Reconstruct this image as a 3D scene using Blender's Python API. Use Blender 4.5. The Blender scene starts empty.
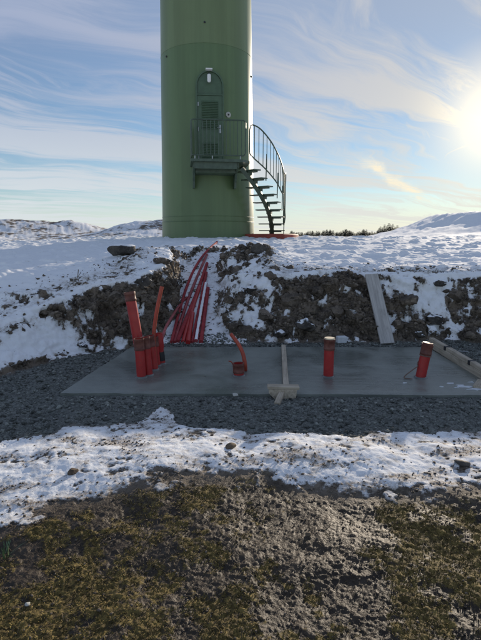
import bpy, bmesh, math, random
import numpy as np
from mathutils import Vector, Matrix

random.seed(7); rng = np.random.default_rng(11)
scene = bpy.context.scene
C = scene.collection
R = math.radians

# ------------------------------------------------------------------ camera
CAM_Z, PITCH, F = 1.6, R(9.67), 481.0            # F: focal length in pixels of a 640 px high picture
cam_d = bpy.data.cameras.new('camera'); cam = bpy.data.objects.new('camera', cam_d); C.objects.link(cam)
cam.location = (0, 0, CAM_Z); cam.rotation_euler = (R(90) - PITCH, 0, 0)
cam_d.sensor_fit = 'VERTICAL'; cam_d.sensor_height = 24.0; cam_d.lens = 24.0 * F / 640.0
cam_d.clip_start = 0.05; cam_d.clip_end = 9000
scene.camera = cam

# ------------------------------------------------------------------ sky, sun, exposure
SUN_EL, SUN_AZ = 12.0, 27.0                      # azimuth to the right of the view direction (+Y)
SUN_DIR = Vector((math.cos(R(SUN_EL))*math.sin(R(SUN_AZ)), math.cos(R(SUN_EL))*math.cos(R(SUN_AZ)), math.sin(R(SUN_EL))))
world = bpy.data.worlds.new('World'); scene.world = world; world.use_nodes = True

def NT(tree):
    """tiny node helper: n(type, inputs..., props) returns node"""
    def n(kind, ins=None, **props):
        nd = tree.nodes.new(kind)
        for k, v in props.items(): setattr(nd, k, v)
        for k, v in (ins or {}).items():
            s = nd.inputs[k]
            if isinstance(v, bpy.types.NodeSocket): tree.links.new(v, s)
            else: s.default_value = v
        return nd
    def math_(op, a, b=0.0, c=None, clamp=False):
        ins = {0: a, 1: b}
        if c is not None: ins[2] = c
        return n('ShaderNodeMath', ins, operation=op, use_clamp=clamp).outputs[0]
    def mix(fac, a, b, blend='MIX'):
        nd = tree.nodes.new('ShaderNodeMix'); nd.data_type = 'RGBA'; nd.blend_type = blend
        for s, v in ((nd.inputs[0], fac), (nd.inputs[6], a), (nd.inputs[7], b)):
            if isinstance(v, bpy.types.NodeSocket): tree.links.new(v, s)
            elif hasattr(v, '__len__'): s.default_value = (*v, 1) if len(v) == 3 else v
            else: s.default_value = v
        return nd.outputs[2]
    def ramp(fac, p0, p1):
        nd = n('ShaderNodeMapRange', {0: fac, 1: p0, 2: p1, 3: 0.0, 4: 1.0}, interpolation_type='SMOOTHSTEP')
        return nd.outputs[0]
    return n, math_, mix, ramp

wt = world.node_tree; wt.nodes.clear()
n, m_, mx, rp = NT(wt)
sky = n('ShaderNodeTexSky', sky_type='NISHITA', sun_disc=False, sun_elevation=R(SUN_EL), sun_rotation=R(SUN_AZ),
        altitude=50, air_density=1.0, dust_density=0.05, ozone_density=2.2)
tc = n('ShaderNodeTexCoord').outputs['Generated']
sep = n('ShaderNodeSeparateXYZ', {0: tc})
zc = m_('ADD', m_('MAXIMUM', sep.outputs[2], 0.0), 0.09)
px_ = m_('DIVIDE', sep.outputs[0], zc); py_ = m_('DIVIDE', sep.outputs[1], zc)
w1 = n('ShaderNodeTexNoise', {0: n('ShaderNodeCombineXYZ', {0: px_, 1: py_, 2: 4.4}).outputs[0], 'Scale': 0.55, 'Detail': 3.0}).outputs[1]
wsep = n('ShaderNodeSeparateXYZ', {0: w1})
px_ = m_('ADD', px_, m_('MULTIPLY', m_('SUBTRACT', wsep.outputs[0], 0.5), 1.5)); py_ = m_('ADD', py_, m_('MULTIPLY', m_('SUBTRACT', wsep.outputs[1], 0.5), 1.5))
def streak(az, su, sv, det, dist, off, rough=0.6):
    """noise on the cloud deck, drawn out along the compass direction az (degrees right of the view)"""
    ux, uy = math.sin(R(az)), math.cos(R(az))
    u = m_('ADD', m_('MULTIPLY', px_, ux), m_('MULTIPLY', py_, uy)); v = m_('ADD', m_('MULTIPLY', px_, -uy), m_('MULTIPLY', py_, ux))
    vec = n('ShaderNodeCombineXYZ', {0: m_('MULTIPLY', u, su), 1: m_('MULTIPLY', v, sv), 2: off}).outputs[0]
    return n('ShaderNodeTexNoise', {0: vec, 'Scale': 1.0, 'Detail': det, 'Roughness': rough, 'Distortion': dist}).outputs[0]
band = streak(62, 0.13, 1.15, 8, 0.45, 2.35)          # broad drawn-out bands
fine = streak(54, 0.75, 4.6, 8, 0.7, 8.2, 0.66)    # fibres
patch = streak(60, 0.35, 0.45, 3, 0.2, 1.4)         # where the deck is thick
curl = streak(24, 0.35, 1.9, 7, 1.3, 5.5, 0.6)      # hooked wisps
dens = m_('ADD', m_('ADD', m_('MULTIPLY', band, 0.62), m_('MULTIPLY', patch, 0.38)), m_('MULTIPLY', m_('SUBTRACT', fine, 0.5), 0.30))
cl = rp(dens, 0.43, 0.57)
cl = m_('MAXIMUM', cl, m_('MULTIPLY', rp(curl, 0.55, 0.70), 0.8))
low = rp(sep.outputs[2], 0.20, 0.02)
cl = m_('MAXIMUM', cl, m_('MULTIPLY', low, m_('ADD', 0.10, m_('MULTIPLY', rp(fine, 0.38, 0.60), 0.75))))
cl = m_('MAXIMUM', cl, m_('MULTIPLY', rp(sep.outputs[2], 0.10, 0.01), 0.75))
dot = m_('MAXIMUM', n('ShaderNodeVectorMath', {0: tc, 1: SUN_DIR}, operation='DOT_PRODUCT').outputs['Value'], 0.0)
# ice cloud scatters forward: bright round the sun, grey away from it (units of the sky texture)
ccol = mx(rp(sep.outputs[2], 0.34, 0.02), (3.5, 4.1, 5.65), (6.6, 7.1, 7.4))
ccol = mx(m_('MULTIPLY', m_('POWER', dot, 8.0), 0.72), ccol, (7.6, 7.15, 6.2))
ccol = mx(m_('MULTIPLY', m_('POWER', dot, 260.0), 0.95), ccol, (16.5, 14.2, 10.0))
# one bright drawn-out wisp, low to the right, left of the sun
def sky_dir(az, el): return Vector((math.cos(R(el))*math.sin(R(az)), math.cos(R(el))*math.cos(R(az)), math.sin(R(el))))
WA, WB = sky_dir(13.6, 8.4), sky_dir(21.6, 3.9)
wn = WA.cross(WB).normalized(); wd = (WB-WA)/(WB-WA).length_squared
wob = n('ShaderNodeTexNoise', {0: tc, 'Scale': 26.0, 'Detail': 5.0, 'Roughness': 0.6}).outputs[0]
wdist = m_('ABSOLUTE', m_('ADD', n('ShaderNodeVectorMath', {0: tc, 1: wn}, operation='DOT_PRODUCT').outputs['Value'], m_('MULTIPLY', m_('SUBTRACT', wob, 0.5), 0.045)))
wt_ = m_('SUBTRACT', n('ShaderNodeVectorMath', {0: tc, 1: wd}, operation='DOT_PRODUCT').outputs['Value'], WA.dot(wd))
wisp = m_('MULTIPLY', m_('MULTIPLY', rp(wdist, 0.016, 0.001), m_('MULTIPLY', rp(wt_, -0.15, 0.2), rp(wt_, 1.15, 0.75))), m_('ADD', 0.35, m_('MULTIPLY', rp(fine, 0.35, 0.6), 0.65)))
wisp = m_('MULTIPLY', wisp, rp(dot, 0.9, 0.95))
cl = m_('MAXIMUM', cl, wisp)
ccol = mx(m_('MULTIPLY', wisp, 0.9), ccol, (10.0, 8.6, 6.2))
veil = m_('MULTIPLY', m_('POWER', dot, 85.0), 0.75)
haze_ = m_('ADD', 0.16, m_('MULTIPLY', rp(sep.outputs[2], 0.22, 0.40), 0.28))   # thin high veil, thicker overhead
cl = m_('MAXIMUM', m_('ADD', haze_, m_('MULTIPLY', m_('MULTIPLY', cl, 0.90), m_('SUBTRACT', 1.0, haze_))), veil)
skyblue = mx(1.0, sky.outputs[0], (0.84, 0.96, 1.10), 'MULTIPLY')      # cool white balance of the photograph
skymix = mx(cl, skyblue, ccol)
bg = n('ShaderNodeBackground', {0: skymix, 1: 0.092})
out = n('ShaderNodeOutputWorld', {0: bg.outputs[0]})

sun_d = bpy.data.lights.new('sun', 'SUN'); sun = bpy.data.objects.new('sun', sun_d); C.objects.link(sun)
sun_d.energy = 4.6; sun_d.angle = R(0.53); sun_d.color = (1.0, 0.86, 0.68)
sun.rotation_euler = SUN_DIR.to_track_quat('Z', 'Y').to_euler(); sun.location = (20, 40, 30)

scene.view_settings.view_transform = 'Standard'; scene.view_settings.look = 'None'
scene.view_settings.exposure = 0.22; scene.view_settings.gamma = 1.0
scene.render.engine = 'CYCLES'
scene.cycles.use_denoising = True
scene.cycles.max_bounces = 6; scene.cycles.diffuse_bounces = 3; scene.cycles.glossy_bounces = 3

# ------------------------------------------------------------------ pixel -> world helpers (used for layout only)
RIGHT = Vector((1, 0, 0)); UP = Vector((0, math.sin(PITCH), math.cos(PITCH))); FWD = Vector((0, math.cos(PITCH), -math.sin(PITCH)))
CAMP = Vector((0, 0, CAM_Z))
def ray(px, py): return RIGHT*((px-240.5)/F) + UP*((320-py)/F) + FWD
def at_z(px, py, z=0.0):
    d = ray(px, py); return CAMP + d*((z-CAM_Z)/d.z)
def at_y(px, py, Y):
    d = ray(px, py); return CAMP + d*(Y/d.y)
def at_ground(px, py):
    """where the sight line through a pixel meets the finished ground"""
    ok, loc, nrm, idx_ = ground.ray_cast(CAMP, ray(px, py).normalized())
    return Vector(loc)

# ------------------------------------------------------------------ numpy noise
_perm = rng.permutation(256); _perm = np.concatenate([_perm, _perm, _perm])
_ga = rng.random(256)*2*np.pi; _gx, _gy = np.cos(_ga), np.sin(_ga)
def perlin(x, y):
    xi = np.floor(x).astype(np.int64); yi = np.floor(y).astype(np.int64)
    xf = x-xi; yf = y-yi; xi &= 255; yi &= 255
    u = xf*xf*xf*(xf*(xf*6-15)+10); v = yf*yf*yf*(yf*(yf*6-15)+10)
    def g(ix, iy, dx, dy):
        h = _perm[_perm[ix & 255] + (iy & 255)]
        return _gx[h]*dx + _gy[h]*dy
    a = g(xi, yi, xf, yf); b = g(xi+1, yi, xf-1, yf); c = g(xi, yi+1, xf, yf-1); d = g(xi+1, yi+1, xf-1, yf-1)
    return (a+(b-a)*u) + ((c+(d-c)*u) - (a+(b-a)*u))*v
def fbm(x, y, scale, octs=4, gain=0.5, seed=0.0):
    x = x*scale+seed*17.3; y = y*scale-seed*9.1; s = 0; a = 1.0; t = 0
    for i in range(octs):
        s = s + a*perlin(x, y); t += a; a *= gain; x = x*2.03+5.1; y = y*2.03+1.7
    return s/t*1.6
def billow(x, y, scale, octs=3, gain=0.5, seed=0.0):
    x = x*scale+seed*13.3; y = y*scale-seed*7.1; s = 0; a = 1.0; t = 0
    for i in range(octs):
        s = s + a*np.abs(perlin(x, y)); t += a; a *= gain; x = x*2.03+3.1; y = y*2.03+8.7
    return s/t*2.0
_wr = rng.random((256, 3))
def worley(x, y, scale, seed=0):
    """distance to the nearest and second cell point, and a random value of the cell"""
    x = x*scale+seed*31.7; y = y*scale+seed*12.9
    xi = np.floor(x).astype(np.int64); yi = np.floor(y).astype(np.int64)
    f1 = np.full(x.shape, 9.0); f2 = f1.copy(); v = np.zeros(x.shape)
    for dx in (-1, 0, 1):
        for dy in (-1, 0, 1):
            cx = xi+dx; cy = yi+dy
            h = _perm[_perm[cx & 255] + (cy & 255)]
            d = np.hypot(cx+_wr[h, 0]-x, cy+_wr[h, 1]-y)
            near = d < f1
            f2 = np.where(near, f1, np.minimum(f2, d)); v = np.where(near, _wr[h, 2], v); f1 = np.where(near, d, f1)
    return f1, f2, v
def sstep(a, b, x):
    t = np.clip((x-a)/(b-a), 0, 1); return t*t*(3-2*t)
def gauss(x, y, cx, cy, sx, sy): return np.exp(-((x-cx)/sx)**2 - ((y-cy)/sy)**2)

# ------------------------------------------------------------------ terrain
EXC = np.array([(-14, -3), (-14, 3.6), (-6, 4.2), (-3.1, 5.3), (-2.55, 6.45), (-1.95, 7.0), (-1.18, 7.3), (-1.12, 8.5), (-1.22, 10.0),
                (-0.95, 11.4), (-0.35, 11.4), (-0.50, 10.0), (-0.42, 8.6), (-0.22, 7.5), (0.3, 7.38), (1.5, 7.42), (3.5, 7.36), (6, 7.2), (14, 6.4), (14, -3)], float)
def exc_dist(x, y):
    """signed distance to the rim of the dug-out floor, positive outside"""
    best = np.full(x.shape, 1e9); inside = np.zeros(x.shape, bool)
    k = len(EXC)
    for i in range(k):
        ax, ay = EXC[i]; bx, by = EXC[(i+1) % k]
        ex, ey = bx-ax, by-ay; t = np.clip(((x-ax)*ex+(y-ay)*ey)/(ex*ex+ey*ey), 0, 1)
        best = np.minimum(best, np.hypot(x-ax-t*ex, y-ay-t*ey))
        cond = ((ay > y) != (by > y)) & (x < (bx-ax)*(y-ay)/(by-ay+1e-12)+ax)
        inside ^= cond
    return np.where(inside, -best, best)
UY = [-5, 4.6, 5.5, 6.6, 7.3, 8.3, 9.5, 12, 15, 17.2, 19, 26, 60, 120, 400, 5000]
UZ = [0, 0, .20, .52, .80, 1.09, 1.17, 1.34, 1.55, 1.63, 1.60, 1.42, 1.15, 1.2, 1.2, 1.2]
TX, TY = -1.115, 17.0
def upland(x, y):
    z = sum(np.interp(y+o, UY, UZ) for o in (-.5, -.25, 0, .25, .5))/5
    z = z + 0.27*gauss(x, y, 0.15, 9.7, 0.75, 0.8) + 0.20*gauss(x, y, -1.75, 9.6, 0.7, 0.9)
    z = z + 0.10*gauss(x, y, -0.1, 13.2, 0.8, 0.6) - 0.06*gauss(x, y, 3.0, 9.5, 1.6, 1.0)
    z = z - 0.22*sstep(-3.5, -8, x)*sstep(11, 20, y)
    near = np.clip(y/10, 0.3, 1)
    z = z + 0.05*near*fbm(x, y, 0.55, 3, seed=1) + 0.022*fbm(x, y, 2.2, 3, seed=2)
    far = sstep(24, 40, y)
    z = z + far*0.5*fbm(x, y, 0.04, 4, seed=3)
    # hills: left pair and right mound
    rough = 1+0.30*fbm(x, y, 0.11, 4, seed=4)
    z = z + 3.0*rough*gauss(x, y, -43, 92, 13, 20) + 2.3*rough*gauss(x, y, -30, 98, 9, 18)
    z = z + 3.6*(1+0.2*fbm(x, y, 0.16, 4, seed=5))*gauss(x, y, -12.0, 74, 9.5, 16) + 2.6*rough*gauss(x, y, -66, 80, 20, 22)
    z = z + 2.75*(1+0.10*fbm(x, y, 0.22, 4, seed=6))*np.minimum(1, 1.5*gauss(x, y, 26.5, 50, 9.0, 15))
    return z
def zones(x, y):
    wx = x + 0.16*fbm(x, y, 1.1, 4, seed=7) + 0.04*fbm(x, y, 6, 2, seed=17); wy = y + 0.16*fbm(x, y, 1.1, 4, seed=8) + 0.04*fbm(x, y, 6, 2, seed=18)
    d = exc_dist(wx, wy)
    right = sstep(-0.35, 0.2, x)
    w = 0.55 + 0.25*right - 0.25*sstep(7.6, 8.6, y)*(1-right)*sstep(-2.2, -1.4, x) + 0.18*fbm(x, y, 0.9, 2, seed=9)
    w = np.maximum(w, 0.22)
    p = np.clip(d/w, 0, 1)
    m = 0.55*p + 0.45*p*p*(3-2*p)
    return d, m, p
def floor_z(x, y):
    gully = np.interp(y, [-9, 7.15, 7.6, 8.6, 9.9, 11.4, 13], [0, 0, .10, .48, .92, 1.28, 1.36])
    z = gully - 0.045
    z = z + 0.035*fbm(x, y, 1.3, 3, seed=10)*(1-sstep(4.2, 4.7, y)*sstep(-2.0, -1.8, x))
    # low frozen ridge between the gravel and the mud
    z = z + 0.038*np.exp(-((y-3.35-0.12*np.sin(x*1.9))/0.62)**2)
    z = z + 0.035*fbm(x, y, 1.0, 3, seed=11)*sstep(4.2, 3.4, y)
    return z
def H(x, y):
    d, m, p = zones(x, y)
    return floor_z(x, y)*(1-m) + upland(x, y)*m

# polar sheet, finer where the ground is near
def right_(x): return sstep(0.2, 0.8, x)
def build_ground():
    ang = np.concatenate([np.linspace(-62, -30, 70, endpoint=False), np.linspace(-30, 30, 680, endpoint=False), np.linspace(30, 62, 71)])
    ang = np.radians(ang)
    ys = [0.2]
    def dr(y):
        return float(np.interp(y, [0.2, 1.2, 1.7, 2.8, 4.2, 5.2, 6.2, 6.8, 7.1, 9.2, 10.5, 13, 17, 25, 60, 120, 400, 5000],
                                  [.04, .02, .0052, .0085, .016, .022, .022, .015, .0115, .0115, .022, .045, .09, .35, 1.1, 2.2, 25, 900]))
    while ys[-1] < 5000: ys.append(ys[-1]+dr(ys[-1]))
    r = np.array(ys)+1.2
    A, RR = np.meshgrid(ang, r)
    x = (RR*np.sin(A)); y = (RR*np.cos(A))-1.2
    shape = x.shape
    x = x.ravel(); y = y.ravel()
    d, m, p = zones(x, y)
    z = floor_z(x, y)*(1-m) + upland(x, y)*m
    near = y < 30
    # ---- masks -------------------------------------------------------
    slopezone = np.clip(4*m*(1-m), 0, 1)*(y < 13)
    nA = fbm(x, y, 1.6, 4, seed=21); nB = fbm(x, y, 5.0, 3, seed=22); nC = fbm(x, y, 14.0, 3, seed=23)
    # foreground borders (world metres)
    mudline = np.interp(x, [-3, -1.36, -1.1, -.72, -.35, 0, .35, .62, 1.0, 1.5, 3], [2.2, 2.42, 2.68, 2.86, 2.98, 3.08, 2.92, 2.82, 2.80, 2.86, 2.8])
    gravline = np.interp(x, [-4, -2.0, -1.5, -.45, .4, .85, 1.4, 2.0, 4], [3.55, 3.62, 3.98, 3.98, 3.78, 3.72, 3.84, 3.90, 3.9]) + 0.55*np.exp(-((x+0.74)/0.15)**2)
    mud = sstep(.16, -.16, y-mudline+0.16*nA+0.05*nB)
    grav = sstep(-.10, .10, y-gravline+0.15*nA+0.10*nB+0.06*nC)*(p < 0.05)*(y < 7.6)*sstep(0.02, -0.10, d)
    gully = (d < 0.02)*(y > 7.25)*(x < 0.1)
    left = sstep(-1.2, -1.9, x)
    snow = np.ones_like(x)
    # foreground strip: dirty, broken
    fg = (m < 0.5)*(y < 4.8)
    strip = 0.69 + 0.42*fbm(x, y*2.4, 2.0, 5, 0.62, seed=24) + 0.30*nC + 0.10*nB - 0.25*sstep(0.25, 0.0, y-mudline)
    snow = np.where(fg, strip, snow)
    snow = snow*(1-mud) + mud*np.exp(-np.maximum(0, mudline-y)/0.22)*(0.22+0.7*nB+0.4*nC)
    snow = np.where(grav > 0.5, -0.25+0.5*nA+0.3*nB-0.3*(y > 4.6), snow)
    # shaded bank
    bank = slopezone > 0.02
    bsnow = 0.35 + 0.62*fbm(x+0.5*z, y+z, 1.5, 3, seed=25) + 0.62*nB + 0.40*nC
    bsnow = bsnow + left*(0.50*sstep(7.5, 6.7, y)*sstep(0.75, 0.45, p) - 0.38*np.exp(-((p-0.78)/0.20)**2)*sstep(-2.95, -2.35, x) + 0.15*sstep(-2.4, -3.0, x)) + 0.9*sstep(0.82, 1.0, p)
    bsnow = bsnow + 0.40*gauss(x, y, 0.1, 8.6, 0.55, 0.8) - 0.15*sstep(0.5, 0.9, x)*sstep(2.6, 2.0, x)*sstep(0.95, 0.75, p)
    bsnow = bsnow + 0.30*gauss(x, y, 3.3, 7.9, 0.8, 0.7) - 0.35*gauss(x, y, -1.75, 8.0, 0.6, 1.0)
    snow = np.where(bank & (p < 1), bsnow, snow)
    foot = np.exp(-((d-0.02)/0.10)**2)*(y > 4.5)*(y < 9)
    snow = snow*(1-foot) + foot*(0.36+0.9*nA+0.6*nB+0.3*nC-0.2*right_(x))
    # ragged lip: soil breaks through the snow just behind the rim
    lip = np.exp(-((d-0.85)/0.30)**2)*(y < 12)*(y > 4.5)
    up = (p >= 1)
    upl = 1.0 - lip*(0.42-0.9*nB-0.5*nC) - 0.45*gauss(x, y, 0.15, 9.5, 0.9, 0.8)*(0.6+1.4*nB+0.8*nC)
    upl = upl - 0.33*sstep(0.28, 0.5, nB+0.5*nC)*sstep(14, 9, y)
    hill = sstep(30, 45, y)
    hs = 0.62 + 0.5*fbm(x, y, 0.22, 4, seed=26) + 0.35*fbm(x, y, 0.9, 2, seed=27)
    upl = upl*(1-hill) + np.where(x > 8, 0.95, hs)*hill
    snow = np.where(up, upl, snow)
    gs = 0.72 + 0.45*nB + 0.5*nC
    snow = np.where(gully, gs, snow)
    snow = np.clip(snow, 0, 1.2)
    moss = np.clip(0.58+0.8*fbm(x, y, 1.1, 3, seed=28)+0.95*fbm(x, y, 5.0, 4, 0.6, seed=29) - 0.75*gauss(x, y, 0.35, 2.35, 0.50, 0.45), 0, 1)*mud
    dirt = sstep(-0.05, 0.36, fbm(x, y*2.6, 1.3, 4, 0.55, seed=63)+0.34*nB)*fg*(1-mud) + 0.6*lip*(p >= 0.9)*sstep(0.05, 0.4, nB)
    dirt = np.clip(dirt+0.8*np.exp(-np.abs(y-mudline)/0.10)*fg, 0, 1)
    # ---- relief --------------------------------------------------------
    S = sstep(0.42, 0.58, snow)
    z = z + (0.022-0.013*fg)*S*near
    n1, n2, nv = worley(x+0.02*nC, y+0.02*nB, 21, 1)
    k1, k2, kv = worley(x+0.03*nC, y+0.03*nB, 52, 2)
    b1 = billow(x, y, 12, 4, 0.6, seed=31)
    clod = (0.007*(1-np.clip(n1*1.3, 0, 1))*(0.2+nv) + 0.0075*(1-np.clip(k1*1.25, 0, 1))*(0.2+kv) + 0.011*(b1-0.4))
    amp_mud = mud*(0.65+0.5*moss)
    z = z + clod*amp_mud*(y < 5)
    z = z + mud*0.022*fbm(x, y, 2.4, 3, seed=33)*(y < 5)
    g1, g2, gv = worley(x, y, 30, 3)
    z = z + grav*(0.026*fbm(x, y, 3.2, 3, seed=61)*((y < 4.7) | (x < -2.0)) + 0.016*(1-np.clip(g1*1.3, 0, 1))*gv + 0.012*nC)
    z = z + fg*(1-mud)*(1-grav)*(0.010*fbm(x, y, 9, 4, 0.68, seed=34) + 0.012*np.abs(fbm(x, y, 2.6, 3, seed=35)))
    # wind crust of the upland snow, tussocks under it
    z = z + up*near*(0.016*fbm(x, y*1.5, 5, 4, 0.55, seed=36) + 0.045*sstep(.1, .5, fbm(x, y, 2.4, 3, seed=37)))*sstep(40, 14, y)
    z = z + up*hill*0.16*fbm(x, y, 0.9, 3, seed=38)*sstep(160, 90, y)
    # clods of the bank, pushed out along the macro normal
    Z = z.reshape(shape); X = x.reshape(shape); Y = y.reshape(shape)
    P = np.stack([X, Y, Z], -1)
    du = np.gradient(P, axis=1); dv = np.gradient(P, axis=0)
    N = np.cross(du, dv); N /= np.linalg.norm(N, axis=-1, keepdims=True)+1e-12
    N = np.where(N[..., 2:3] < 0, -N, N)
    for ax_ in range(2):
        N = (N + np.roll(N, 1, ax_) + np.roll(N, -1, ax_))/3
    s_ = x + 0.35*y; h_ = z*1.25 + 0.45*y
    q1, q2, qv = worley(s_+0.03*nB, h_+0.03*nC, 3.6, 4)
    r1, r2, rv = worley(s_+0.02*nC, h_+0.02*nB, 9.5, 5)
    bump = 0.20*(qv-0.45)*sstep(0.0, 0.22, q2-q1) + 0.075*(1-np.clip(r1*1.2, 0, 1))*(0.2+rv) + 0.085*(billow(s_, h_, 8, 5, 0.62, seed=40)-0.4) + 0.05*fbm(s_, h_, 1.8, 3, seed=41)
    soilish = 0.35+0.65*(1-S)
    wgt = sstep(0.0, 0.35, slopezone)*soilish + 0.5*lip*(1-S)*up + 0.25*gully*(1-S)
    P = P + N*(bump*wgt).reshape(shape)[..., None]
    verts = P.reshape(-1, 3)
    nr, nc = shape
    i = np.arange(nr*nc).reshape(nr, nc)
    q = np.stack([i[:-1, :-1], i[:-1, 1:], i[1:, 1:], i[1:, :-1]], -1).reshape(-1, 4)
    me = bpy.data.meshes.new('ground')
    me.vertices.add(len(verts)); me.vertices.foreach_set('co', verts.astype(np.float32).ravel())
    me.loops.add(q.size); me.loops.foreach_set('vertex_index', q.astype(np.int32).ravel())
    me.polygons.add(len(q)); me.polygons.foreach_set('loop_start', np.arange(0, q.size, 4, dtype=np.int32))
    me.update(calc_edges=True)
    me.polygons.foreach_set('use_smooth', np.ones(len(q), bool))
    for nm, a in (('snow', snow), ('gravel', grav), ('mud', mud), ('moss', moss), ('dirt', dirt)):
        at = me.attributes.new(nm, 'FLOAT', 'POINT'); at.data.foreach_set('value', a.astype(np.float32))
    ob = bpy.data.objects.new('ground', me); C.objects.link(ob); ob['kind'] = 'structure'
    ob['label'] = 'rough winter ground of snow, dug earth, gravel and mossy mud'
    return ob, dict(x=x, y=y, z=verts[:, 2], X=verts[:, 0], Y=verts[:, 1], snow=snow, grav=grav, mud=mud, slope=slopezone, moss=moss, d=d, dirt=dirt)

# ------------------------------------------------------------------ materials
MATS = {}
def mat(name):
    mt = bpy.data.materials.new(name); mt.use_nodes = True; mt.node_tree.nodes.clear(); MATS[name] = mt
    return mt, NT(mt.node_tree)
def finish(mt, h, base, rough, bump=None, strength=0.4, dist=0.01, metallic=0.0, spec=0.5):
    n, m_, mx, rp = h
    ins = {'Roughness': rough, 'Metallic': metallic, 'Specular IOR Level': spec}
    b = n('ShaderNodeBsdfPrincipled', ins)
    if isinstance(base, bpy.types.NodeSocket): mt.node_tree.links.new(base, b.inputs['Base Color'])
    else: b.inputs['Base Color'].default_value = (*base, 1)
    if bump is not None:
        bp = n('ShaderNodeBump', {'Height': bump, 'Strength': strength, 'Distance': dist})
        mt.node_tree.links.new(bp.outputs[0], b.inputs['Normal'])
    n('ShaderNodeOutputMaterial', {0: b.outputs[0]})
    return mt
def noise(h, vec, scale, det=4, rough=0.55, dist=0.0):
    return h[0]('ShaderNodeTexNoise', {0: vec, 'Scale': scale, 'Detail': det, 'Roughness': rough, 'Distortion': dist}).outputs[0]

def ground_material():
    mt, h = mat('ground_snow_soil'); n, m_, mx, rp = h
    pos = n('ShaderNodeNewGeometry').outputs['Position']
    at = lambda a: n('ShaderNodeAttribute', attribute_name=a).outputs['Fac']
    f1 = noise(h, pos, 26, 5, 0.65); f2 = noise(h, pos, 90, 3, 0.6); f3 = noise(h, pos, 3.0, 4, 0.6); f4 = noise(h, pos, 9.0, 4, 0.6)
    # soil
    soil = mx(rp(m_('ADD', m_('MULTIPLY', f3, 0.55), m_('MULTIPLY', f1, 0.45)), 0.40, 0.62), (0.074, 0.060, 0.047), (0.235, 0.192, 0.148))
    soil = mx(m_('MULTIPLY', rp(f1, 0.45, 0.7), 0.6), soil, (0.20, 0.165, 0.13))
    soil = mx(m_('MULTIPLY', rp(f4, 0.58, 0.72), 0.5), soil, (0.15, 0.115, 0.070))
    # mud and moss
    mudc = mx(rp(f4, 0.35, 0.7), (0.028, 0.020, 0.013), (0.066, 0.049, 0.033))
    mudc = mx(m_('MULTIPLY', rp(f2, 0.5, 0.75), 0.45), mudc, (0.098, 0.075, 0.052))
    mossc = mx(rp(f1, 0.38, 0.68), (0.058, 0.042, 0.014), (0.205, 0.150, 0.046))
    mossf = rp(m_('ADD', at('moss'), m_('MULTIPLY', m_('SUBTRACT', f1, 0.5), 1.3)), 0.38, 0.62)
    mudc = mx(mossf, mudc, mossc)
    c = mx(at('mud'), soil, mudc)
    # crushed stone
    vo = n('ShaderNodeTexVoronoi', {0: pos, 'Scale': 55.0})
    gr = mx(n('ShaderNodeSeparateColor', {0: vo.outputs['Color']}).outputs[0], (0.080, 0.086, 0.078), (0.250, 0.262, 0.240))
    gr = mx(rp(f3, 0.3, 0.7), gr, mx(0.35, gr, (0.075, 0.080, 0.078)))
    c = mx(at('gravel'), c, gr)
    # snow
    sn = m_('ADD', at('snow'), m_('ADD', m_('MULTIPLY', m_('SUBTRACT', f1, 0.5), 0.55), m_('MULTIPLY', m_('SUBTRACT', f2, 0.5), 0.35)))
    f5 = noise(h, pos, 1.1, 5, 0.7); far = rp(n('ShaderNodeSeparateXYZ', {0: pos}).outputs[1], 30.0, 50.0)
    sn = m_('ADD', sn, m_('MULTIPLY', m_('MULTIPLY', m_('SUBTRACT', f5, 0.5), 1.3), far))
    sf = rp(sn, 0.44, 0.56)
    dirty = rp(m_('ADD', m_('MULTIPLY', f4, 0.6), m_('MULTIPLY', f2, 0.4)), 0.46, 0.66)
    sc = mx(m_('MULTIPLY', dirty, rp(at('snow'), 1.0, 0.5)), (0.84, 0.86, 0.88), (0.40, 0.34, 0.27))
    stain = m_('MULTIPLY', at('dirt'), m_('ADD', 0.34, m_('MULTIPLY', rp(m_('ADD', m_('MULTIPLY', f1, 0.6), m_('MULTIPLY', f2, 0.4)), 0.40, 0.60), 0.65)))
    sc = mx(stain, sc, (0.25, 0.20, 0.148))
    c = mx(sf, c, sc)
    rough = m_('ADD', m_('MULTIPLY', sf, 0.05), m_('SUBTRACT', 0.82, m_('MULTIPLY', m_('MULTIPLY', at('mud'), m_('SUBTRACT', 1.0, mossf)), 0.26)))
    bump = m_('ADD', m_('MULTIPLY', f1, m_('SUBTRACT', 1.0, m_('MULTIPLY', sf, 0.80))), m_('MULTIPLY', f2, m_('SUBTRACT', 0.55, m_('MULTIPLY', sf, 0.40))))
    bump = m_('ADD', bump, m_('MULTIPLY', m_('MULTIPLY', vo.outputs['Distance'], at('gravel')), -0.8))
    bump = m_('MULTIPLY', bump, m_('SUBTRACT', 1.0, m_('MULTIPLY', at('mud'), 0.45)))
    return finish(mt, h, c, rough, bump, 0.8, 0.018, spec=0.25)

def simple(name, base, rough=0.5, var=0.25, scale=8.0, bump=0.0, metallic=0.0, spec=0.5, dirt=None, coords='Object'):
    mt, h = mat(name); n, m_, mx, rp = h
    tcn = n('ShaderNodeTexCoord').outputs[coords]
    a = noise(h, tcn, scale, 5, 0.6); b2 = noise(h, tcn, scale*6, 3, 0.6)
    dark = tuple(c*(1-var) for c in base); lite = tuple(min(1, c*(1+var)) for c in base)
    c = mx(rp(a, 0.3, 0.7), dark, lite)
    if dirt: c = mx(m_('MULTIPLY', rp(m_('ADD', m_('MULTIPLY', a, .5), m_('MULTIPLY', b2, .5)), 0.50, 0.66), dirt[1]), c, dirt[0])
    ro = m_('ADD', rough, m_('MULTIPLY', m_('SUBTRACT', b2, 0.5), 0.25))
    return finish(mt, h, c, ro, m_('ADD', a, m_('MULTIPLY', b2, 0.5)) if bump else None, bump, 0.01, metallic, spec)

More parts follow.
